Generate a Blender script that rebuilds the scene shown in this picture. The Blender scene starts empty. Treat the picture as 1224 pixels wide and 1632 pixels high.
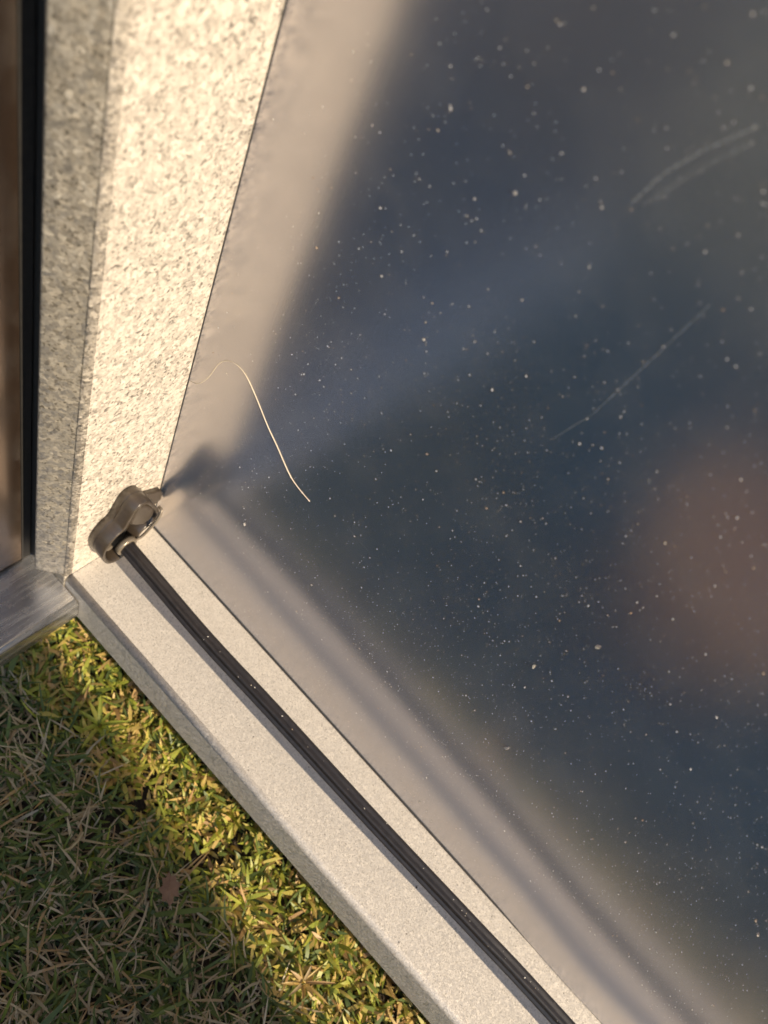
import bpy, bmesh, math, random
import numpy as np
from mathutils import Vector, Matrix, noise

S = bpy.context.scene
C = S.collection

# ------------------------------------------------------------------ camera
FPX = 1273.14                      # focal length in pixels of the 1224x1632 photograph
cd = bpy.data.cameras.new('camera')
cd.sensor_fit = 'VERTICAL'; cd.sensor_height = 36.0
cd.lens = FPX / 1632 * 36.0
cd.clip_start = 0.01; cd.clip_end = 400
cd.dof.use_dof = True; cd.dof.focus_distance = 0.37; cd.dof.aperture_fstop = 9.0
cam = bpy.data.objects.new('camera', cd); C.objects.link(cam)
R0 = [(0.6875076, 0.6331768, 0.3555565), (0.7129905, -0.4956887, -0.4959206), (-0.1377602, 0.5944576, -0.7922388)]
r_, d_, f_ = (Vector(v) for v in R0)
M = Matrix.Identity(4)
for i in range(3):
    M[i][0] = r_[i]; M[i][1] = -d_[i]; M[i][2] = -f_[i]
M[0][3], M[1][3], M[2][3] = 0.16092543, -0.19791019, 0.4446168
cam.matrix_world = M
S.camera = cam

# ------------------------------------------------------------------ sky, sun, exposure
SUN = Vector((1.0, -0.115, 0.58)).normalized()      # towards the sun
w = bpy.data.worlds.new('World'); S.world = w; w.use_nodes = True
nt = w.node_tree
sky = nt.nodes.new('ShaderNodeTexSky'); sky.sky_type = 'NISHITA'; sky.sun_disc = False
sky.sun_elevation = math.asin(SUN.z); sky.sun_rotation = math.atan2(SUN.x, SUN.y)
sky.air_density = 1.0; sky.dust_density = 1.0
bg = nt.nodes['Background']; bg.inputs['Strength'].default_value = 0.15
nt.links.new(sky.outputs[0], bg.inputs[0])
sl = bpy.data.lights.new('sun', 'SUN'); sl.energy = 4.6; sl.angle = math.radians(0.5); sl.color = (1, 0.83, 0.60)
so = bpy.data.objects.new('sun', sl); C.objects.link(so)
so.rotation_euler = SUN.to_track_quat('Z', 'Y').to_euler()
S.view_settings.view_transform = 'Standard'; S.view_settings.look = 'None'
S.view_settings.exposure = 0.78; S.view_settings.gamma = 1
S.view_settings.use_curve_mapping = False

rnd = random.Random(7)
rng = np.random.default_rng(11)

# ------------------------------------------------------------------ helpers
def tag(o, label=None, cat=None, group=None, kind=None):
    if label: o['label'] = label
    if cat: o['category'] = cat
    if group: o['group'] = group
    if kind: o['kind'] = kind
    return o

def empty(name, loc, label, cat, group=None):
    o = bpy.data.objects.new(name, None); C.objects.link(o); o.location = loc
    o.empty_display_size = .05
    return tag(o, label, cat, group)

def link(name, me, mat, parent=None, loc=None, smooth=False):
    o = bpy.data.objects.new(name, me); C.objects.link(o)
    if mat is not None: me.materials.append(mat)
    if parent is not None:
        o.parent = parent
        o.location = -Vector(parent.location) if loc is None else loc
    elif loc is not None: o.location = loc
    if smooth:
        for p in me.polygons: p.use_smooth = True
    return o

def frm(bm, name, mat, parent=None, loc=None, smooth=False):
    bmesh.ops.recalc_face_normals(bm, faces=bm.faces)
    me = bpy.data.meshes.new(name); bm.to_mesh(me); bm.free()
    return link(name, me, mat, parent, loc, smooth)

def box(bm, a, b, bev=0.0, seg=2):
    g = bmesh.new()
    bmesh.ops.create_cube(g, size=1)
    a = Vector(a); b = Vector(b)
    for v in g.verts:
        v.co = Vector(((a[i] + b[i]) / 2 + v.co[i] * (b[i] - a[i]) for i in range(3)))
    if bev: bmesh.ops.bevel(g, geom=g.edges[:], offset=bev, segments=seg, affect='EDGES', profile=.5)
    me = bpy.data.meshes.new('t'); g.to_mesh(me); g.free(); bm.from_mesh(me); bpy.data.meshes.remove(me)

def boxo(name, a, b, mat, parent=None, bev=0.0, seg=2):
    bm = bmesh.new(); box(bm, a, b, bev, seg)
    return frm(bm, name, mat, parent, smooth=False)

def sweep(name, prof, path, mat, parent, closed=True, smooth=True):
    """prof: list of 3-D offsets (vectors) placed at each path point"""
    bm = bmesh.new(); rings = []
    for p in path: rings.append([bm.verts.new(Vector(p) + Vector(q)) for q in prof])
    n = len(prof)
    for a, b in zip(rings[:-1], rings[1:]):
        for i in range(n if closed else n - 1):
            j = (i + 1) % n
            bm.faces.new((a[i], a[j], b[j], b[i]))
    if closed:
        bm.faces.new(rings[0]); bm.faces.new(rings[-1])
    o = frm(bm, name, mat, parent, smooth=smooth)
    return o

def catmull(P, n=8):
    P = [Vector(p) for p in P]; Q = [P[0] * 2 - P[1]] + P + [P[-1] * 2 - P[-2]]; out = []
    for i in range(1, len(Q) - 2):
        for k in range(n):
            t = k / n; a, b, c, d = Q[i - 1:i + 3]
            out.append(0.5 * ((2 * b) + (c - a) * t + (2 * a - 5 * b + 4 * c - d) * t * t + (3 * b - a - 3 * c + d) * t ** 3))
    out.append(P[-1]); return out

def tube(bm, path, rad, n=8, lobes=0, amp=0.0, flat=1.0, up=Vector((0, 0, 1)), cap=True):
    rings = []
    N = len(path)
    for i, p in enumerate(path):
        t = (path[min(i + 1, N - 1)] - path[max(i - 1, 0)]).normalized()
        s = t.cross(up).normalized(); u = s.cross(t).normalized()
        r = rad(i / (N - 1)) if callable(rad) else rad
        ring = []
        for k in range(n):
            a = 2 * math.pi * k / n
            rr = r * (1 + (amp * math.cos(lobes * a) if lobes else 0))
            ring.append(bm.verts.new(p + s * rr * math.cos(a) + u * rr * flat * math.sin(a)))
        rings.append(ring)
    for a, b in zip(rings[:-1], rings[1:]):
        for k in range(n): bm.faces.new((a[k], a[(k + 1) % n], b[(k + 1) % n], b[k]))
    if cap: bm.faces.new(rings[0]); bm.faces.new(rings[-1])

# ------------------------------------------------------------------ materials
class NT:
    def __init__(s, name):
        s.m = bpy.data.materials.new(name); s.m.use_nodes = True; s.t = s.m.node_tree
        s.t.nodes.clear(); s.out = s.n('OutputMaterial')
    def n(s, typ, **kw):
        x = s.t.nodes.new('ShaderNode' + typ)
        for k, v in kw.items(): setattr(x, k, v)
        return x
    def l(s, a, b): s.t.links.new(a, b)
    def set(s, sock, v):
        if hasattr(v, 'links') or isinstance(v, bpy.types.NodeSocket): s.l(v, sock)
        else: sock.default_value = v
    def math(s, op, a, b=0.0, c=0.0, clamp=False):
        x = s.n('Math', operation=op, use_clamp=clamp)
        s.set(x.inputs[0], a); s.set(x.inputs[1], b); s.set(x.inputs[2], c); return x.outputs[0]
    def vm(s, op, a, b=(0, 0, 0), scale=None):
        x = s.n('VectorMath', operation=op); s.set(x.inputs[0], a); s.set(x.inputs[1], b)
        if scale is not None: s.set(x.inputs['Scale'], scale)
        return x.outputs['Value'] if op in ('DOT_PRODUCT', 'LENGTH', 'DISTANCE') else x.outputs['Vector']
    def obj(s): return s.n('TexCoord').outputs['Object']
    def mapping(s, v, scale=(1, 1, 1), rot=(0, 0, 0), loc=(0, 0, 0)):
        x = s.n('Mapping'); s.l(v, x.inputs['Vector'])
        x.inputs['Scale'].default_value = scale; x.inputs['Rotation'].default_value = rot; x.inputs['Location'].default_value = loc
        return x.outputs[0]
    def noise(s, v, scale, detail=4, rough=.55, out='Fac'):
        x = s.n('TexNoise'); s.l(v, x.inputs['Vector']); x.inputs['Scale'].default_value = scale
        x.inputs['Detail'].default_value = detail; x.inputs['Roughness'].default_value = rough
        return x.outputs[out]
    def voro(s, v, scale, feature='F1', out='Color', rand=1.0):
        x = s.n('TexVoronoi', feature=feature); s.l(v, x.inputs['Vector']); x.inputs['Scale'].default_value = scale
        x.inputs['Randomness'].default_value = rand
        return x.outputs[out]
    def ramp(s, f, stops):
        x = s.n('ValToRGB'); e = x.color_ramp.elements
        while len(e) < len(stops): e.new(.5)
        for k, (p, c) in zip(e, stops):
            k.position = p; k.color = (*c, 1) if len(c) == 3 else c
        s.set(x.inputs[0], f); return x.outputs[0]
    def mix(s, f, a, b, typ='RGBA', blend='MIX'):
        x = s.n('Mix', data_type=typ)
        if typ == 'RGBA': x.blend_type = blend; i, o = (0, 6, 7), 2
        else: i, o = (0, 2, 3), 0
        s.set(x.inputs[i[0]], f)
        for k, v in ((i[1], a), (i[2], b)):
            if typ == 'RGBA' and isinstance(v, tuple) and len(v) == 3: v = (*v, 1)
            s.set(x.inputs[k], v)
        return x.outputs[o]
    def bsdf(s, **kw):
        b = s.n('BsdfPrincipled')
        for k, v in kw.items():
            k = k.replace('_', ' ')
            if isinstance(v, tuple) and len(v) == 3 and k == 'Base Color': v = (*v, 1)
            s.set(b.inputs[k], v)
        return b
    def bump(s, h, strength, dist, normal=None):
        x = s.n('Bump'); s.set(x.inputs['Height'], h); x.inputs['Strength'].default_value = strength
        x.inputs['Distance'].default_value = dist
        if normal is not None: s.l(normal, x.inputs['Normal'])
        return x.outputs[0]
    def done(s, b):
        s.l(b.outputs[0], s.out.inputs[0]); return s.m

def spangle_mat(name, scale, tilt, lo, hi, metallic=.55, rough=.42, amount=1.0, edge=.0):
    t = NT(name); v = t.obj()
    warp = t.vm('SCALE', t.vm('SUBTRACT', t.noise(v, scale * 1.1, 2, out='Color'), (.5, .5, .5)), scale=.25 / scale)
    vv = t.vm('ADD', v, warp)
    c1 = t.voro(vv, scale); c2 = t.voro(vv, scale * 2.1)
    sep = t.n('SeparateColor'); t.l(c1, sep.inputs[0]); s2 = t.n('SeparateColor'); t.l(c2, s2.inputs[0])
    geo = t.n('NewGeometry')
    r1 = t.vm('SCALE', t.vm('SUBTRACT', c1, (.5, .5, .5)), scale=tilt)
    r2 = t.vm('SCALE', t.vm('SUBTRACT', c2, (.5, .5, .5)), scale=tilt * .7)
    nrm = t.vm('NORMALIZE', t.vm('ADD', geo.outputs['Normal'], t.vm('ADD', r1, r2)))
    k = t.math('MULTIPLY_ADD', s2.outputs[0], .55, t.math('MULTIPLY', sep.outputs[1], .45))
    # most crystals are pale, a few facets are dark
    dark = t.n('MapRange'); t.l(s2.outputs[1], dark.inputs[0]); dark.inputs[1].default_value = .70; dark.inputs[2].default_value = .80
    big = t.noise(v, 18, 4)
    col = t.mix(k, lo, hi)
    col = t.mix(t.math('MULTIPLY', dark.outputs[0], t.math('MULTIPLY', sep.outputs[0], 1.0 * amount)), col, tuple(x * .40 for x in lo))
    col = t.mix(t.math('MULTIPLY', t.math('SUBTRACT', big, .4, clamp=True), .9), col, tuple(x * .8 for x in hi))
    ro = t.math('MULTIPLY_ADD', sep.outputs[2], .22, rough - .1)
    gr = t.noise(v, 2600, 3)
    nb = t.bump(gr, .10, .0002, nrm)
    b = t.bsdf(Base_Color=col, Metallic=metallic, Roughness=ro, Normal=nb)
    return t.done(b)

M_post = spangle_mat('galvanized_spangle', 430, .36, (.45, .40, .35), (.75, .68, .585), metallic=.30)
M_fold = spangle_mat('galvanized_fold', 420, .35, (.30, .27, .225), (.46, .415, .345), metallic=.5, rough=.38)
M_rail = spangle_mat('galvanized_rail', 1000, .16, (.50, .465, .42), (.62, .575, .52), metallic=.22, rough=.5, amount=.8)

def seg_mask(t, p2, a, b, w, soft=1.0):
    """1 on the segment a-b (object XZ), falling off over w"""
    a = Vector((a[0], 0, a[1])); b = Vector((b[0], 0, b[1])); d = b - a; L2 = d.length_squared
    rel = t.vm('SUBTRACT', p2, tuple(a))
    h = t.math('DIVIDE', t.vm('DOT_PRODUCT', rel, tuple(d)), L2, clamp=True)
    q = t.vm('SUBTRACT', rel, t.vm('SCALE', tuple(d), scale=h))
    dist = t.vm('LENGTH', q)
    m = t.math('SUBTRACT', 1.0, t.math('DIVIDE', dist, w), clamp=True)
    # thin out towards both ends
    e = t.math('MULTIPLY', t.math('MULTIPLY', h, t.math('SUBTRACT', 1.0, h)), 60.0, clamp=True)
    return t.math('MULTIPLY', m, e)

def panel_mat(name, scratches=(), b0=(.035, .135, .295), b1=(.070, .145, .265), mc=(.72, .67, .64)):
    t = NT(name); v = t.obj()
    p2 = t.vm('MULTIPLY', v, (1, 0, 1))
    brush = t.noise(t.mapping(v, (1, 1, .04)), 1500, 3, .6)
    cloud = t.ramp(t.noise(v, 5.5, 3), [(.40, (0, 0, 0)), (.60, (1, 1, 1))])
    fog = t.noise(v, 38, 5, .6)
    film = t.math('MULTIPLY', t.math('SUBTRACT', fog, .46, clamp=True), .22)
    for (a, b, wd, st) in scratches:
        m = seg_mask(t, p2, a, b, wd)
        m = t.math('MULTIPLY', m, t.math('MULTIPLY', t.math('SUBTRACT', t.noise(v, 1100, 5, .7), .36, clamp=True), 3.0))
        film = t.math('ADD', film, t.math('MULTIPLY', m, st))
    base = t.mix(cloud, b0, b1)
    metal = t.bsdf(Base_Color=mc, Metallic=1.0, Roughness=t.math('MULTIPLY_ADD', brush, .06, .20),
                   Normal=t.bump(brush, .05, .0002))
    lac = t.bsdf(Base_Color=base, Metallic=0.0, Roughness=.6)
    dust = t.bsdf(Base_Color=(.55, .52, .47), Metallic=0.0, Roughness=.9)
    m1 = t.n('MixShader'); m1.inputs[0].default_value = PANEL_DIFF
    t.l(metal.outputs[0], m1.inputs[1]); t.l(lac.outputs[0], m1.inputs[2])
    m2 = t.n('MixShader'); t.l(t.math('MINIMUM', film, .6), m2.inputs[0])
    t.l(m1.outputs[0], m2.inputs[1]); t.l(dust.outputs[0], m2.inputs[2])
    t.l(m2.outputs[0], t.out.inputs[0]); return t.m
PANEL_DIFF = .30
SCR = [((.1205, .3455), (.1226, .3567), .0009, .5), ((.1226, .3567), (.1266, .3659), .0009, .5), ((.1266, .3659), (.133, .3772), .001, .4),
       ((.124, .349), (.1282, .362), .0014, .25), ((.1282, .362), (.1344, .3739), .0012, .25),
       ((.1525, .3408), (.150, .2907), .00042, .5), ((.150, .2907), (.1461, .2725), .0005, .35),
       ((.1018, .1539), (.146, .1506), .0006, .22), ((.146, .1506), (.1751, .1484), .0006, .15)]
M_panel = panel_mat('satin_metal_panel', SCR)
M_leaf = panel_mat('satin_door_panel', [((-.0, .10), (.02, .11),   .0008, .4)], (.09, .055, .035), (.15, .10, .065), (.42, .32, .25))

t = NT('dark_seal'); n = t.noise(t.obj(), 300, 4)
M_seal = t.done(t.bsdf(Base_Color=t.mix(n, (.012, .011, .010), (.04, .036, .032)), Roughness=.6))

t = NT('black_ribbed_rubber'); v = t.obj()
n = t.noise(t.mapping(v, (.08, 1, 1)), 900, 5, .65); n2 = t.noise(v, 240, 4)
M_rod = t.done(t.bsdf(Base_Color=t.mix(t.math('MULTIPLY', n, n2), (.008, .007, .008), (.055, .045, .042)), Roughness=.42, Normal=t.bump(n, .35, .0005)))

t = NT('brown_plastic'); v = t.obj(); n = t.noise(v, 420, 4)
M_brk = t.done(t.bsdf(Base_Color=t.mix(n, (.028, .021, .015), (.056, .042, .030)), Roughness=.36, Coat_Weight=.25, Coat_Roughness=.25, Normal=t.bump(t.noise(v, 1500, 3), .12, .0003)))
t = NT('pale_clip'); M_clip = t.done(t.bsdf(Base_Color=(.17, .14, .105), Metallic=.3, Roughness=.3))

t = NT('brushed_aluminium'); v = t.obj()
n = t.noise(t.mapping(v, (1, .012, 1)), 1500, 4, .6); n2 = t.noise(t.mapping(v, (1, .05, 1)), 260, 5, .65); n3 = t.noise(v, 90, 5, .65)
streak = t.ramp(n2, [(.42, (0, 0, 0)), (.66, (1, 1, 1))]); scuff = t.ramp(n3, [(.56, (0, 0, 0)), (.70, (1, 1, 1))])
col = t.mix(streak, (.50, .50, .51), (.84, .82, .78))
col = t.mix(t.math('MULTIPLY', scuff, .5), col, (.66, .58, .48))
ro = t.math('MULTIPLY_ADD', streak, .14, t.math('MULTIPLY_ADD', scuff, .18, .22))
M_alu = t.done(t.bsdf(Base_Color=col, Metallic=.80, Roughness=ro, Normal=t.bump(n, .12, .0002)))

t = NT('soil'); v = t.obj(); n = t.noise(v, 60, 8, .65); n2 = t.noise(v, 500, 5)
M_soil = t.done(t.bsdf(Base_Color=t.mix(n, (.018, .013, .009), (.07, .05, .032)), Roughness=.95, Normal=t.bump(t.math('ADD', n, t.math('MULTIPLY', n2, .4)), .8, .006)))

def blade_mat(name, stops, trans=.35):
    t = NT(name)
    a = t.n('Attribute'); a.attribute_name = 'tint'; a.attribute_type = 'GEOMETRY'
    nz = t.noise(t.obj(), 700, 3)
    f = t.math('ADD', a.outputs['Fac'], t.math('MULTIPLY', t.math('SUBTRACT', nz, .5), .16), clamp=True)
    col = t.ramp(f, stops)
    p = t.bsdf(Base_Color=col, Roughness=.45, Specular_IOR_Level=.4)
    tr = t.n('BsdfTranslucent'); t.l(t.mix(1.0, col, (1.0, 1.0, .55), blend='MULTIPLY'), tr.inputs[0])
    m = t.n('MixShader'); m.inputs[0].default_value = trans
    t.l(p.outputs[0], m.inputs[1]); t.l(tr.outputs[0], m.inputs[2]); t.l(m.outputs[0], t.out.inputs[0]); return t.m
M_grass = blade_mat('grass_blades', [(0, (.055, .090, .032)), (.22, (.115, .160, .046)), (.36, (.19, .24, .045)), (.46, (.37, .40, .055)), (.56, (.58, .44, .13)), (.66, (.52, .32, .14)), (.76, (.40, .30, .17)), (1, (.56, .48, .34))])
t = NT('dead_leaf'); v = t.obj(); n = t.noise(v, 300, 5)
M_dl = t.done(t.bsdf(Base_Color=t.mix(n, (.24, .125, .065), (.42, .26, .16)), Roughness=.6))
t = NT('dust_grain'); oi = t.n('Attribute'); oi.attribute_name = 'tint'; oi.attribute_type = 'GEOMETRY'
M_dust = t.done(t.bsdf(Base_Color=t.ramp(oi.outputs['Fac'], [(0, (.40, .37, .33)), (.6, (.66, .62, .56)), (.85, (.52, .42, .30)), (1, (.42, .27, .15))]), Roughness=.7))
t = NT('plant_fibre'); M_fib = t.done(t.bsdf(Base_Color=t.mix(t.noise(t.obj(), 500, 3), (.50, .42, .30), (.78, .68, .52)), Roughness=.6))
t = NT('weathered_wood'); v = t.obj(); n = t.noise(t.mapping(v, (8, 8, .5)), 6, 6, .6)
M_wood = t.done(t.bsdf(Base_Color=t.mix(n, (.10, .07, .045), (.22, .16, .11)), Roughness=.8, Normal=t.bump(n, .4, .004)))
t = NT('terracotta'); n = t.noise(t.obj(), 30, 5)
M_terra = t.done(t.bsdf(Base_Color=t.mix(n, (.80, .46, .15), (.88, .56, .23)), Roughness=.85))

# ------------------------------------------------------------------ ground and lawn
GZ = -0.064
def hgt(x, y):
    return 0.006 * noise.noise(Vector((x * 11, y * 11, 0))) + 0.004 * noise.noise(Vector((x * 30, y * 30, 3)))
bm = bmesh.new()
xs = np.concatenate([[-200, -60, -20, -8, -4, -2, -1.2], np.arange(-.6, .9, .02), [1.2, 2, 4, 8, 20, 60, 200]])
ys = np.concatenate([[-200, -60, -20, -8, -4, -2, -1.2], np.arange(-.7, .12, .02), [.3, 1, 4, 20, 60, 200]])
vv = [[bm.verts.new((x, y, GZ + (hgt(x, y) if -.7 < x < 1 and -.8 < y < .2 else 0))) for y in ys] for x in xs]
for i in range(len(xs) - 1):
    for j in range(len(ys) - 1): bm.faces.new((vv[i][j], vv[i + 1][j], vv[i + 1][j + 1], vv[i][j + 1]))
g = frm(bm, 'ground', M_soil, smooth=True); tag(g, kind='structure')

def blades(name, specs, mat):
    """specs: list of (n, region, length range, width range, lean range, tint fn, z0 range)"""
    V = []; F = []; T = []; base = 0
    NS = 5
    for (n, x0, x1, y0, y1, L, W, lean, tint, zr) in specs:
        x = rng.uniform(x0, x1, n); y = rng.uniform(y0, y1, n)
        # clumpy growth
        cl = np.array([noise.noise(Vector((a * 38, b * 38, 7))) + .6 * noise.noise(Vector((a * 90, b * 90, 2))) for a, b in zip(x, y)])
        keep = rng.uniform(-.75, .55, n) < cl + .15
        x, y, cl = x[keep], y[keep], cl[keep]; n = len(x)
        z = GZ - .002 + np.array([hgt(a, b) for a, b in zip(x, y)]) + rng.uniform(*zr, n)
        az = rng.uniform(0, 2 * np.pi, n); Ln = rng.uniform(*L, n) * (1 + .35 * cl); Wd = rng.uniform(*W, n)
        th0 = rng.uniform(lean[0], lean[1], n); bend = rng.uniform(lean[2], lean[3], n)     # angle from vertical and how far it turns
        side = rng.normal(0, .5, n)
        tv = np.clip(tint(n), 0, 1)
        s = np.linspace(0, 1, NS)
        px = x.copy(); py = y.copy(); pz = z.copy(); rows = []
        for k in range(NS):
            th = th0 + bend * s[k]; a2 = az + side * s[k]
            if k:
                st = Ln / (NS - 1); px = px + st * np.sin(th) * np.cos(a2); py = py + st * np.sin(th) * np.sin(a2); pz = pz + st * np.cos(th)
                pz = np.maximum(pz, GZ + .003)
            wd = Wd * np.array([.75, 1.0, .95, .65, .08])[k] * .5
            tw = az + np.pi / 2 + side * 1.2 * s[k]
            rows.append(np.stack([px + wd * np.cos(tw), py + wd * np.sin(tw), pz + wd * .35 * np.sin(az * 7)], 1))
            rows.append(np.stack([px - wd * np.cos(tw), py - wd * np.sin(tw), pz - wd * .35 * np.sin(az * 7)], 1))
        A = np.stack(rows, 1)
        # nothing may poke up through the rail, post or sill
        hid = (A[:, :, 1] > -.064) & (A[:, :, 0] > -.05) & (A[:, :, 2] > -.034)
        hid |= (A[:, :, 0] < .016) & (A[:, :, 0] > -.06) & (A[:, :, 2] > -.03)
        ok = ~hid.any(1); A = A[ok]; tv = tv[ok]; n = len(A)
        V.append(A.reshape(-1, 3)); T.append(np.repeat(tv, NS * 2))
        idx = base + np.arange(n)[:, None] * NS * 2
        for k in range(NS - 1):
            F.append(np.concatenate([idx + 2 * k, idx + 2 * k + 1, idx + 2 * k + 3, idx + 2 * k + 2], 1))
        base += n * NS * 2
    V = np.concatenate(V); F = np.concatenate(F); T = np.concatenate(T)
    me = bpy.data.meshes.new(name)
    me.vertices.add(len(V)); me.vertices.foreach_set('co', V.astype(np.float32).ravel())
    me.loops.add(F.size); me.loops.foreach_set('vertex_index', F.astype(np.int32).ravel())
    me.polygons.add(len(F)); me.polygons.foreach_set('loop_start', np.arange(0, F.size, 4, dtype=np.int32))
    me.polygons.foreach_set('loop_total', np.full(len(F), 4, np.int32))
    at = me.attributes.new('tint', 'FLOAT', 'POINT'); at.data.foreach_set('value', T.astype(np.float32))
    me.update(calc_edges=True)
    return link(name, me, mat, smooth=True)

gr = lambda a, b: (lambda n: rng.uniform(a, b, n))
def tint_mix(n):
    t = rng.normal(.19, .10, n); m = rng.uniform(0, 1, n)
    return np.where(m > .66, rng.uniform(.70, 1, n), t)
def tint_sunlit(n):                                   # sunlit strip by the rail, its light put into yellower blade tints
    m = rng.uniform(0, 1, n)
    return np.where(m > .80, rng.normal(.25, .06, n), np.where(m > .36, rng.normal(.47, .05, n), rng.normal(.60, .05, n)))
X0, X1, Y0, Y1 = -.22, .52, -.50, -.104
o = blades('grass', [
    (34000, X0, X1, Y0, Y1, (.010, .026), (.0009, .0020), (.1, 1.0, .3, 1.3), tint_mix, (0, .004)),      # live blades
    (20000, X0, X1, Y0, Y1, (.010, .028), (.0006, .0014), (1.1, 1.6, -.8, 1.0), gr(.68, 1.0), (.003, .014)),  # dry thatch lying flat
    (16000, X0, X1, Y0, Y1, (.010, .024), (.0010, .0022), (.6, 1.4, 0, .9), gr(.05, .35), (.004, .012)),
    (90, X0, X1, Y0, Y1, (.030, .05), (.0022, .0036), (.8, 1.3, 0, .6), gr(.2, .36), (.006, .016)),
    (8000, X0, X1, -.103, -.03, (.008, .016), (.0013, .0028), (.1, .9, .2, 1.2), tint_sunlit, (.000, .004)),
    (9000, X0, X1, -.108, -.03, (.006, .014), (.0012, .0028), (.9, 1.5, -.2, .8), tint_sunlit, (.003, .011)),
    (26000, -1.6, 2.2, -2.2, -.5, (.02, .05), (.004, .009), (.2, 1.1, .2, 1.2), tint_mix, (0, .01)),
    (6000, -1.6, X0, -.5, .0, (.02, .04), (.003, .006), (.2, 1.1, .2, 1.2), tint_mix, (0, .01)),
    (6000, X1, 2.2, -.5, -.07, (.02, .04), (.003, .006), (.2, 1.1, .2, 1.2), tint_mix, (0, .01)),
], M_grass)
tag(o, 'short patchy lawn of green and straw coloured grass blades', 'grass', kind='stuff')

# ------------------------------------------------------------------ metal wall unit : panel, post, rail
shed = empty('metal_shed', (0, 0, GZ), 'galvanized metal shed front with spangled post, pale bottom rail and dark reflective panel', 'shed')
LEN, TOP = 1.40, 1.15
# panel sheet, very slightly wavy
def wav(x, z):
    return BULGE * math.exp(-((x - .355) / .04) ** 2) * math.exp(-(z / .035) ** 2) + .00012 * math.sin(x * 9 + 1) * math.sin(z * 8)
BULGE = 0.0012
bm = bmesh.new(); nx, nz = 141, 60
PX = [LEN * i / (nx - 1) for i in range(nx)]; PZ = [TOP * (j / (nz - 1)) ** 1.4 for j in range(nz)]
fr = [[bm.verts.new((x, -wav(x, z), z + .0008)) for z in PZ] for x in PX]; f2 = [[bm.verts.new((x, -wav(x, z), z + .0008)) if i in (0, nx - 1) or j in (0, nz - 1) else None for j, z in enumerate(PZ)] for i, x in enumerate(PX)]
bk = [[bm.verts.new((x, .0015 - wav(x, z), z + .0008)) for z in PZ] for x in PX]
for i in range(nx - 1):
    for j in range(nz - 1):
        bm.faces.new((fr[i][j], fr[i + 1][j], fr[i + 1][j + 1], fr[i][j + 1]))
        bm.faces.new((bk[i][j], bk[i][j + 1], bk[i + 1][j + 1], bk[i + 1][j]))
for i in range(nx - 1):
    bm.faces.new((f2[i][0], bk[i][0], bk[i + 1][0], f2[i + 1][0])); bm.faces.new((f2[i][-1], f2[i + 1][-1], bk[i + 1][-1], bk[i][-1]))
for j in range(nz - 1):
    bm.faces.new((f2[0][j], f2[0][j + 1], bk[0][j + 1], bk[0][j])); bm.faces.new((f2[-1][j], bk[-1][j], bk[-1][j + 1], f2[-1][j + 1]))
panel = frm(bm, 'panel', M_panel, shed, smooth=True)
tag(panel, 'dark satin metal panel dusted with pale specks')
boxo('back_panel', (0.0, .030, GZ + .01), (LEN, .034, TOP), M_fold, shed)

# post: folded sheet, profile in XY
def arc(cx, cy, r, a0, a1, n):
    return [(cx + r * math.cos(math.radians(a0 + (a1 - a0) * i / n)), cy + r * math.sin(math.radians(a0 + (a1 - a0) * i / n))) for i in range(n + 1)]
outer = [(-.0006, .004), (0.0, -.0002)] + [(0.0, -.0016)] + [(0.0, -.0560)] + arc(-.0055, -.0560, .0055, -4, -53, 8) + [(-.0138, -.0698)] + arc(-.0145, -.0686, .0014, -62, -178, 5) + [(-.0160, -.030), (-.0160, .004)]
def prism(name, prof, z0, z1, mat, parent, nz=1):
    bm = bmesh.new(); rings = []
    for k in range(nz + 1):
        z = z0 + (z1 - z0) * k / nz
        rings.append([bm.verts.new((x, y, z)) for x, y in prof])
    n = len(prof)
    for a, b in zip(rings[:-1], rings[1:]):
        for i in range(n): bm.faces.new((a[i], a[(i + 1) % n], b[(i + 1) % n], b[i]))
    bm.faces.new(rings[0]); bm.faces.new(rings[-1])
    return frm(bm, name, mat, parent)
post = prism('post', outer, .0006, TOP + .02, M_post, shed)
for p in post.data.polygons:
    p.use_smooth = -.0615 < p.center.y < -.0562 and p.center.x > -.004
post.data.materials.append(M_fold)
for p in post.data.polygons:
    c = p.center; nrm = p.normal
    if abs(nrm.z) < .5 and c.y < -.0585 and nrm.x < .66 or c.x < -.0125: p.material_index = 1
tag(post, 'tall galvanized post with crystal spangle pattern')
endpost = prism('post', [(LEN + .001, .004), (LEN + .001, -.058), (LEN + .006, -.062), (LEN + .03, -.062), (LEN + .03, .004)], .0006, TOP + .02, M_post, shed)
boxo('top_rail', (0.001, -.060, TOP + .0215), (LEN + .0, .03, TOP + .05), M_rail, shed, .002)

# bottom rail profile in YZ swept along X
prof = [(0, .0045, -.0004), (0, .0045, 0)] + [(0, -.0010, 0.0), (0, -.0560, 0.0)]
for i in range(7):
    a = math.radians(90 + 84 * i / 6); prof.append((0, -.0562 + .0040 * math.cos(a), -.0040 + .0040 * math.sin(a)))
prof += [(0, -.0612, -.0295), (0, -.0596, -.0315), (0, -.050, -.0315), (0, -.050, -.0335), (0, .0045, -.0335)]
rail = sweep('bottom_rail', prof, [(x, 0, 0) for x in (0.0, .2, .5, 1.0, LEN + .03)], M_rail, shed, smooth=False)
for p in rail.data.polygons:
    if -.0605 < p.center.y < -.0562 and p.center.z > -.006: p.use_smooth = True
tag(rail, 'pale galvanized bottom rail with rolled front edge')
boxo('sill_block', (-.0155, -.0612, -.034), (-.0004, .004, -.0006), M_fold, shed, .0008)
# plinth under the rail
boxo('plinth', (.002, -.045, GZ - .01), (LEN, .03, -.034), M_seal, shed)
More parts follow.
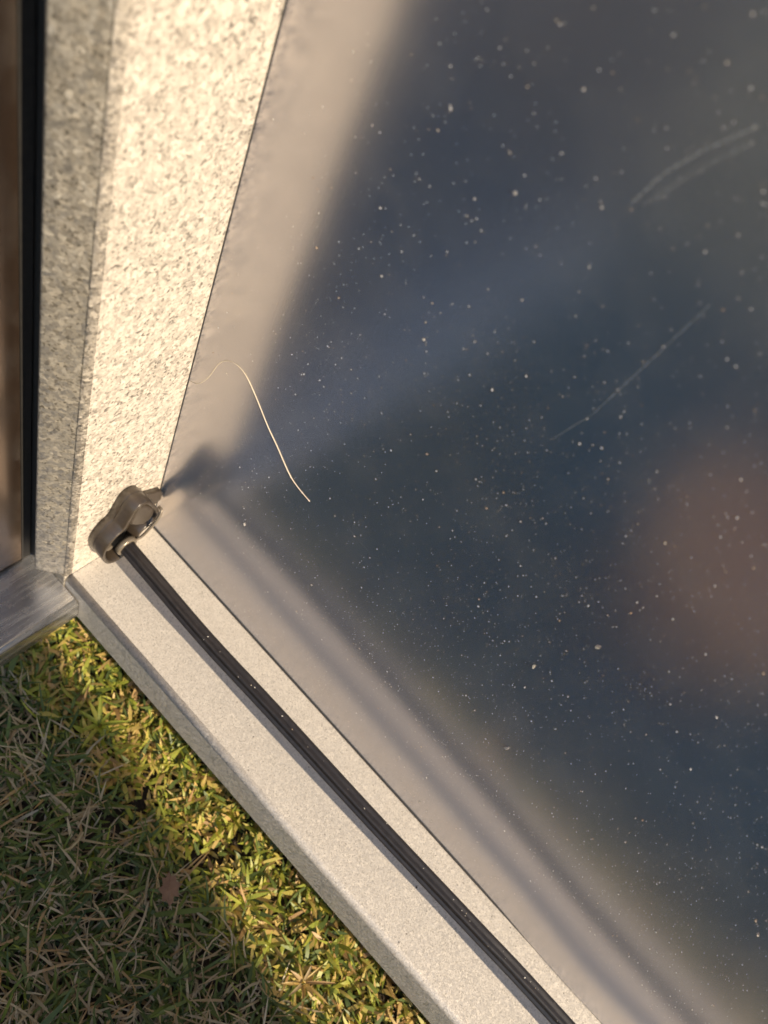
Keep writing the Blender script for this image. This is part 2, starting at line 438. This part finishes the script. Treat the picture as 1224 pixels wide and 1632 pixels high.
# thin dark gasket lines along the edges of the panel
boxo('gasket', (-.0004, -.0004, .0003), (.0004, .0006, TOP), M_seal, shed)
boxo('gasket', (.0009, -.0007, -.0002), (LEN, .0006, .0007), M_seal, shed)

# ribbed rod, out of the bracket and down on to the rail
pts = [(.0095, -.0322, .0284), (.040, -.0330, .0284), (.0836, -.0340, .0285), (.1353, -.0332, .0290), (.2140, -.0322, .0290), (.2880, -.0300, .0285), (.3550, -.0282, .0275), (.6, -.027, .0270), (1.0, -.028, .0270), (1.398, -.030, .0270)]
bm = bmesh.new()
tube(bm, catmull(pts, 10), .0043, n=72, lobes=6, amp=.12)
rod = frm(bm, 'ribbed_rod', M_rod, shed, smooth=True)
tag(rod, 'black ribbed rod running just above the rail')

# bracket on the post, profile in YZ extruded along X
def ext_profile(name, yz, x0, x1, mat, parent, bev=.0012, cut=None, taper=.0):
    bm = bmesh.new()
    cy = sum(p[0] for p in yz) / len(yz); cz = sum(p[1] for p in yz) / len(yz)
    vs = [bm.verts.new((x0, y, z)) for y, z in yz]
    f = bm.faces.new(vs)
    r = bmesh.ops.extrude_face_region(bm, geom=[f])
    nv = [v for v in r['geom'] if isinstance(v, bmesh.types.BMVert)]
    for v in nv:
        v.co.x = x1; v.co.y += (cy - v.co.y) * taper; v.co.z += (cz - v.co.z) * taper
    ed = [e for e in bm.edges if all(abs(v.co.x - x1) < 1e-7 for v in e.verts)]
    bmesh.ops.bevel(bm, geom=ed, offset=bev, segments=3, affect='EDGES', profile=.5)
    o = frm(bm, name, mat, parent)
    for p in o.data.polygons: p.use_smooth = abs(p.normal.x) < .98
    return o
def smooth_loop(P, n=5):
    P = [Vector((0, *p)) for p in P]; N = len(P); out = []
    for i in range(N):
        a, b, c, d = P[i - 1], P[i], P[(i + 1) % N], P[(i + 2) % N]
        for k in range(n):
            t = k / n
            q = 0.5 * ((2 * b) + (c - a) * t + (2 * a - 5 * b + 4 * c - d) * t * t + (3 * b - a - 3 * c + d) * t ** 3)
            out.append((q.y, q.z))
    return out
# outline of the bracket (metres, y and z on the post face)
OUT = [(-.0478, .0300), (-.0470, .0405), (-.0420, .0478), (-.0372, .0512), (-.0345, .0585), (-.0318, .0655), (-.0280, .0690), (-.0225, .0675), (-.0180, .0610), (-.0135, .0520), (-.0110, .0450), (-.0115, .0385), (-.0150, .0350), (-.0200, .0340), (-.0235, .0290), (-.0270, .0190), (-.0345, .0140), (-.0430, .0175)]
outl = smooth_loop(OUT, 4)
ZL = -.0005
outl = [(y, z + ZL) for y, z in outl]
brk = bpy.data.objects.new('bracket', None); C.objects.link(brk); brk.parent = shed; brk.location = -Vector(shed.location)
brk['label'] = 'brown moulded bracket holding the rod end against the post'
def subp(o): o.parent = brk; o.location = (0, 0, 0); return o
base = ext_profile('base_plate', outl, 0.0003, .0052, M_brk, shed, .0008); subp(base)
# raised rim: ring wall round the outline, open in the middle
def rim(name, loop, x0, x1, wall, mat):
    bm = bmesh.new(); n = len(loop)
    cy = sum(p[0] for p in loop) / n; cz = sum(p[1] for p in loop) / n
    inn = []
    for i in range(n):
        a = Vector(loop[i - 1]); b = Vector(loop[(i + 1) % n]); d = (b - a).normalized(); nr = Vector((-d.y, d.x))
        p = Vector(loop[i])
        if nr.dot(Vector((cy, cz)) - p) < 0: pass
        inn.append(p + nr * wall * ORI)
    rows = []
    for P, x in ((loop, x0), (loop, x1 - .0006), ([tuple(Vector(p).lerp(q, .25)) for p, q in zip(loop, inn)], x1), ([tuple(Vector(p).lerp(q, .75)) for p, q in zip(loop, inn)], x1), (inn, x1 - .0006), (inn, x0)):
        rows.append([bm.verts.new((x, p[0], p[1])) for p in P])
    for a, b in zip(rows[:-1], rows[1:]):
        for i in range(n): bm.faces.new((a[i], a[(i + 1) % n], b[(i + 1) % n], b[i]))
    return subp(frm(bm, name, mat, shed, smooth=True))
area = sum(outl[i - 1][0] * outl[i][1] - outl[i][0] * outl[i - 1][1] for i in range(len(outl)))
ORI = 1 if area > 0 else -1
rim('rim', outl, .0050, .0128, .0022, M_brk)
# upper boss (tapered plug filling the upper lobe)
bs = smooth_loop([(-.0322, .0590 + ZL), (-.0278, .0668 + ZL), (-.0225, .0650 + ZL), (-.0170, .0570 + ZL), (-.0130, .0480 + ZL), (-.0155, .0395 + ZL), (-.0240, .0400 + ZL), (-.0330, .0500 + ZL)], 4)
subp(ext_profile('boss', bs, .0050, .0124, M_brk, shed, .0022, taper=.16))
# dark cavity floor of the lower lobe
cv = smooth_loop([(-.0440, .0330 + ZL), (-.0390, .0440 + ZL), (-.0320, .0440 + ZL), (-.0270, .0350 + ZL), (-.0290, .0230 + ZL), (-.0360, .0180 + ZL), (-.0430, .0220 + ZL)], 4)
subp(ext_profile('socket', cv, .0050, .0062, M_seal, shed, .0003))
# collar round the rod end
bm = bmesh.new()
ax = Vector((1, .0, -.08)).normalized(); c0 = Vector((.0112, -.0322, .0284))
for k in range(1):
    rings = []
    for (s, r) in ((0, .0046), (0, .0062), (.0010, .0066), (.0024, .0066), (.0034, .0061), (.0034, .0046)):
        ring = []
        for j in range(32):
            a = 2 * math.pi * j / 32
            ring.append(bm.verts.new(c0 + ax * s + Vector((0, math.cos(a) * r, math.sin(a) * r))))
        rings.append(ring)
    rings.append(rings[0])
    for a, b in zip(rings[:-1], rings[1:]):
        for j in range(32): bm.faces.new((a[j], a[(j + 1) % 32], b[(j + 1) % 32], b[j]))
subp(frm(bm, 'collar', M_clip, shed, smooth=True))
# spring clip running from the upper edge down to the collar
bm = bmesh.new()
cp = catmull([(.0105, -.0105, .0475), (.0135, -.0110, .0470), (.0150, -.0145, .0420), (.0148, -.0190, .0360), (.0142, -.0225, .0310), (.0136, -.0262, .0290)], 6)
tube(bm, cp, .0009, n=10, up=Vector((1, 0, 0)))
subp(frm(bm, 'clip', M_clip, shed, smooth=True))
# thin web that reaches from the bracket to the panel edge
web = [(-.0200, .0560), (-.0080, .0500), (-.0030, .0475), (-.0010, .0430), (-.0010, .0360), (-.0050, .0340), (-.0200, .0370)]
subp(ext_profile('web', web, .0003, .0034, M_brk, shed, .0008))
# little screw in the socket
bm = bmesh.new()
bmesh.ops.create_cone(bm, cap_ends=True, segments=20, radius1=.0022, radius2=.0019, depth=.002, matrix=Matrix.Translation((.0085, -.0405, .0285)) @ Matrix.Rotation(math.pi / 2, 4, 'Y'))
subp(frm(bm, 'screw', M_clip, shed, smooth=False))

boxo('end_socket', (LEN - .008, -.040, .016), (LEN + .0008, -.020, .038), M_brk, shed, .002)

# ------------------------------------------------------------------ open door leaf at the left
XL = -.0265
door = empty('open_door', (XL, -.4, GZ), 'open metal door leaf with brushed aluminium sill, at the left edge beside the post', 'door')
leafp = boxo('panel', (XL - .003, -.62, -.0075), (XL, -.0700, 1.12), M_leaf, door, .0004)
boxo('edge_seal', (XL - .006, -.0695, -.0095), (XL - .0005, -.0640, 1.12), M_seal, door, .0005)
boxo('core', (XL - .020, -.62, -.0095), (XL - .0065, -.066, 1.12), M_seal, door, .0005)
sp = [(-.030, -.0100), (.0100, -.0100)]
for i in range(1, 7):
    a = math.radians(90 - 90 * i / 6); sp.append((.0100 + .0036 * math.cos(a), -.0136 + .0036 * math.sin(a)))
sp += [(.0138, -.0190), (.0142, -.0270), (.0130, -.0285), (-.030, -.0285)]
sill = sweep('sill', [(x, 0, z) for x, z in sp], [(0, y, 0) for y in (-.62, -.4, -.2, -.0614)], M_alu, door, smooth=False)
for p in sill.data.polygons:
    if p.center.x > .0095: p.use_smooth = True
boxo('sill_seal', (XL - .002, -.62, -.0098), (XL + .0006, -.0700, -.0074), M_seal, door)
boxo('gap_shade', (XL - .0065, -.0630, -.012), (-.0170, .004, 1.12), M_seal, shed)  # dark strip whose colour supplies the shade inside the door gap
boxo('end_stile', (XL - .018, -.66, -.02), (XL + .006, -.6205, 1.13), M_fold, door, .001)

# ------------------------------------------------------------------ dust on the panel
def grains(name, P, Rr, nrm_axis, mat):
    """irregular little crumbs resting on a plane"""
    oc = np.array([(1, 0, 0), (0, 1, 0), (-1, 0, 0), (0, -1, 0), (0, 0, 1), (0, 0, -1)], float)
    fc = np.array([(0, 1, 4), (1, 2, 4), (2, 3, 4), (3, 0, 4), (1, 0, 5), (2, 1, 5), (3, 2, 5), (0, 3, 5)])
    n = len(P)
    sc = rng.uniform(.5, 1.35, (n, 6, 1)); A = oc[None] * sc * Rr[:, None, None]
    an = rng.uniform(0, np.pi * 2, n); c, s = np.cos(an), np.sin(an)
    st = rng.uniform(.7, 1.6, n)
    u = A[:, :, 0] * st[:, None]; v_ = A[:, :, 1]; h = A[:, :, 2] * .55
    U = u * c[:, None] - v_ * s[:, None]; Vv = u * s[:, None] + v_ * c[:, None]
    if nrm_axis == 1: A = np.stack([U, -h, Vv], 2)
    else: A = np.stack([U, Vv, h], 2)
    V = (P[:, None, :] + A).reshape(-1, 3); F = (np.arange(n)[:, None, None] * 6 + fc[None]).reshape(-1, 3)
    me = bpy.data.meshes.new(name); me.from_pydata(V.tolist(), [], F.tolist())
    at = me.attributes.new('tint', 'FLOAT', 'POINT'); at.data.foreach_set('value', np.repeat(rng.uniform(0, 1, n), 6).astype(np.float32))
    return link(name, me, mat)
n = 42000
x = rng.uniform(0.004, .62, n); z = rng.uniform(.006, .60, n)
den = np.array([noise.noise(Vector((a * 14, b * 14, 5))) * .6 + .3 * noise.noise(Vector((a * 45, b * 45, 1))) for a, b in zip(x, z)])
k = rng.uniform(-.8, .6, n) < den + .1 + .3 * np.clip(1 - np.abs(x - .2) / .15, -1, 1); k &= ~((x < .05) & (rng.uniform(0, 1, n) < .6)); k &= rng.uniform(0, 1, n) > np.clip((z - .22) * 3, 0, .5)
x, z = x[k], z[k]; n = len(x)
rr = .000135 * np.exp(rng.normal(0, .42, n)); big = rng.uniform(0, 1, n) > .97; rr[big] *= 1.7; rr = np.minimum(rr, .00055)
o = grains('dust', np.stack([x, -.0001 - rr * .3, z], 1), rr, 1, M_dust); tag(o, 'pale dust specks scattered over the dark metal panel', 'dust', kind='stuff')
n = 70
xx = rng.uniform(.05, .40, n); T_ = np.array([p for p in catmull(pts, 10)])
yy = np.interp(xx, T_[:, 0], T_[:, 1]) + rng.uniform(-.003, .003, n); zz = np.interp(xx, T_[:, 0], T_[:, 2]) + .0040
o = grains('crumbs', np.stack([xx, yy, zz], 1), rng.uniform(.00015, .00045, n), 2, M_dust); tag(o, 'tiny crumbs of dirt along the top of the black rod', 'dirt', kind='stuff')
n = 260
xx = rng.uniform(.0, .45, n); yy = np.where(rng.uniform(0, 1, n) < .5, -.0015 - rng.exponential(.004, n), rng.uniform(-.055, -.002, n)); yy = np.clip(yy, -.055, -.0012)
o = grains('soil_crumbs', np.stack([xx, yy, np.full(n, .0001)], 1), .00013 * np.exp(rng.normal(0, .5, n)), 2, M_soil); tag(o, 'dark soil crumbs scattered on the pale bottom rail', 'dirt', kind='stuff')

def crumb(name, loc, size, mat, label, seed, nrm=1, long=1.5, rot=0.0):
    r = random.Random(seed); bm = bmesh.new(); bmesh.ops.create_icosphere(bm, subdivisions=1, radius=1); size *= .72
    for v in bm.verts:
        k = 1 + r.uniform(-.4, .3)
        q = v.co * k; a, b, h = q.x * long * size, q.y * size, q.z * size * .5
        u, w2 = a * math.cos(rot) - b * math.sin(rot), a * math.sin(rot) + b * math.cos(rot)
        v.co = (u, -h, w2)
    o = frm(bm, name, mat); o.location = loc; tag(o, label, 'grit'); return o
crumb('seed', (.2094, -.0005, .2175), .0010, M_fib, 'pale tan seed stuck on the panel, nearest the reddish reflection', 3, rot=.8)
crumb('grit', (.2023, -.0004, .1814), .0009, M_fib, 'elongated straw chip on the panel, just below and left of the tan seed', 9, long=2.2, rot=2.0)
crumb('grit', (.2257, -.0004, .1239), .0011, M_dust, 'pale grit flake low on the panel above the rail reflections', 5, long=1.5, rot=1.2)
crumb('grit', (.0914, -.0004, .2647), .0008, M_dust, 'whitish bird-lime dot high on the blue middle of the panel', 6, long=1.1)
crumb('grit', (.0584, -.0004, .0869), .0010, M_dust, 'whitish smear of grit beside the bracket reflection', 12, long=1.8, rot=1.9)

# curved plant fibre stuck to the panel
FP = [(-.0012, .1412), (.0035, .1438), (.0068, .1469), (.0107, .1554), (.0138, .1677), (.0155, .1718), (.0179, .1751), (.0209, .1775), (.0251, .1786), (.0304, .1775), (.0384, .1719), (.0490, .1632), (.0573, .1577), (.0689, .1493), (.0763, .1468), (.0839, .1460)]
path = catmull([(x, -.0002 - .0001 * math.sin(i * .9) ** 2, z) for i, (x, z) in enumerate(FP)], 6)
bm = bmesh.new(); tube(bm, path, lambda s: .00010 + .00008 * min(1, s * 1.3) ** 1.3 * (1 if s < .97 else .7), n=8, up=Vector((0, 1, 0.01)))
o = frm(bm, 'plant_fibre', M_fib, smooth=True); tag(o, 'thin curved pale plant fibre clinging to the dark panel', 'fibre')

# ------------------------------------------------------------------ dead leaf and tufts on the lawn
bm = bmesh.new()
ol = [(0, -1), (.35, -.75), (.3, -.45), (.75, -.5), (.65, -.05), (.95, .2), (.5, .4), (.45, .75), (.1, .7), (-.05, 1.05), (-.3, .65), (-.65, .7), (-.55, .25), (-.95, .05), (-.6, -.25), (-.6, -.65), (-.25, -.6)]
cv_ = bm.verts.new((0, 0, .12)); mid = []; ext = []
for (a, b) in ol:
    mid.append(bm.verts.new((a * .5, b * .5, .10 + .10 * noise.noise(Vector((a, b, 1))))))
    ext.append(bm.verts.new((a, b, .25 * noise.noise(Vector((a * 1.3, b * 1.3, 4))) + .12 * (a * a))))
N = len(ol)
for i in range(N):
    j = (i + 1) % N; bm.faces.new((cv_, mid[i], mid[j])); bm.faces.new((mid[i], ext[i], ext[j], mid[j]))
r = bmesh.ops.solidify(bm, geom=bm.faces[:], thickness=.03)
bmesh.ops.scale(bm, verts=bm.verts[:], vec=(.0066, .0088, .0085)); bmesh.ops.rotate(bm, verts=bm.verts[:], cent=(0, 0, 0), matrix=Matrix.Rotation(.9, 3, 'Z') @ Matrix.Rotation(.25, 3, 'X'))
o = frm(bm, 'dead_leaf', M_dl, smooth=True); o.location = (.167, -.1165, -.034)
tag(o, 'small dry reddish brown leaf lying on the shaded grass', 'leaf')

def tuft(loc, n, L, W, tint, label, seed, spread=.9):
    r = random.Random(seed); V = []; F = []; T = []
    for i in range(n):
        az = 2 * math.pi * (i + r.random() * .6) / n; ln = L * r.uniform(.6, 1.15); wd = W * r.uniform(.7, 1.1); th = r.uniform(.2, spread); tn = tint(r)
        p = Vector(loc) + Vector((math.cos(az), math.sin(az), 0)) * .0012; b0 = len(V); NS = 7
        for k in range(NS):
            s = k / (NS - 1); a = th + s * .8
            if k: p = p + Vector((math.sin(a) * math.cos(az), math.sin(a) * math.sin(az), math.cos(a))) * ln / (NS - 1)
            ww = wd * (.55 + 1.2 * s - 1.7 * s * s) * .5 + .00008; t_ = Vector((-math.sin(az), math.cos(az), 0))
            V += [tuple(p + t_ * ww), tuple(p + Vector((0, 0, -.0003 - ww * .3))), tuple(p - t_ * ww)]; T += [tn] * 3
            if k:
                q = b0 + 3 * (k - 1); F += [(q, q + 1, q + 4, q + 3), (q + 1, q + 2, q + 5, q + 4)]
    me = bpy.data.meshes.new('grass_tuft'); me.from_pydata(V, [], F)
    at = me.attributes.new('tint', 'FLOAT', 'POINT'); at.data.foreach_set('value', T)
    o = link('grass_tuft', me, M_grass, smooth=True)
    return tag(o, label, 'grass tuft')
tuft((.070, -.086, -.052), 9, .016, .0032, lambda r: r.uniform(.40, .5), 'bright star shaped green tuft in the sunlit grass near the sill', 4)
tuft((.2554, -.0919, -.052), 10, .015, .0026, lambda r: r.uniform(.58, .8), 'dry twisted straw tuft in the grass at the bottom of the sunlit strip', 8, 1.2)

# ------------------------------------------------------------------ added unseen fence to the right, whose edge casts the lawn shadow
fx = 1.5; edge_y = -.090 - .115 * (fx - .13)
blocker = empty('sun_blocker', (fx, edge_y - .8, GZ), 'added unseen board fence standing on the lawn beyond the right side', 'blocker')
nb = 6; bwid = .12
me = None
for i in range(nb):
    y1 = edge_y - i * (bwid + .0005)
    if me is None:
        bm = bmesh.new(); box(bm, (-.011, -bwid / 2, 0), (.011, bwid / 2, 1.75), .003); 
        b = frm(bm, 'board', M_wood, blocker, loc=(0, y1 - bwid / 2 - blocker.location.y, -.01)); me = b.data
    else:
        b = bpy.data.objects.new('board', me); C.objects.link(b); b.parent = blocker; b.location = (0, y1 - bwid / 2 - blocker.location.y, -.01 + rnd.uniform(-.01, 0.0))
for zz_ in (.35, 1.25):
    boxo('cross_rail', (fx + .0112, edge_y - nb * bwid, zz_), (fx + .05, edge_y - .002, zz_ + .07), M_wood, blocker, .003)
boxo('blocker_post', (fx + .0505, edge_y - .10, GZ), (fx + .12, edge_y - .03, 1.7), M_wood, blocker, .004)

# ------------------------------------------------------------------ terracotta pot added out of view to put a warm blur in the panel
pr = [(0, .0), (.048, 0), (.052, .004), (.066, .088), (.075, .089), (.077, .092), (.079, .118), (.076, .121), (.070, .119), (.066, .092), (.060, .070), (0, .068)]
bm = bmesh.new(); rings = []
for rr_, z in pr:
    rings.append([bm.verts.new((max(rr_, .0004) * math.cos(2 * math.pi * k / 48), max(rr_, .0004) * math.sin(2 * math.pi * k / 48), z)) for k in range(48)])
for a, b in zip(rings[:-1], rings[1:]):
    for k in range(48): bm.faces.new((a[k], a[(k + 1) % 48], b[(k + 1) % 48], b[k]))
for v in bm.verts: v.co *= 1.15
o = frm(bm, 'reflection_pot', M_terra, smooth=True); o.location = (.298, -.315, GZ - .003)
tag(o, 'terracotta flower pot added out of view to show as a reddish blur in the panel', 'flower pot')

# cycles settings kept modest
S.cycles.max_bounces = 8
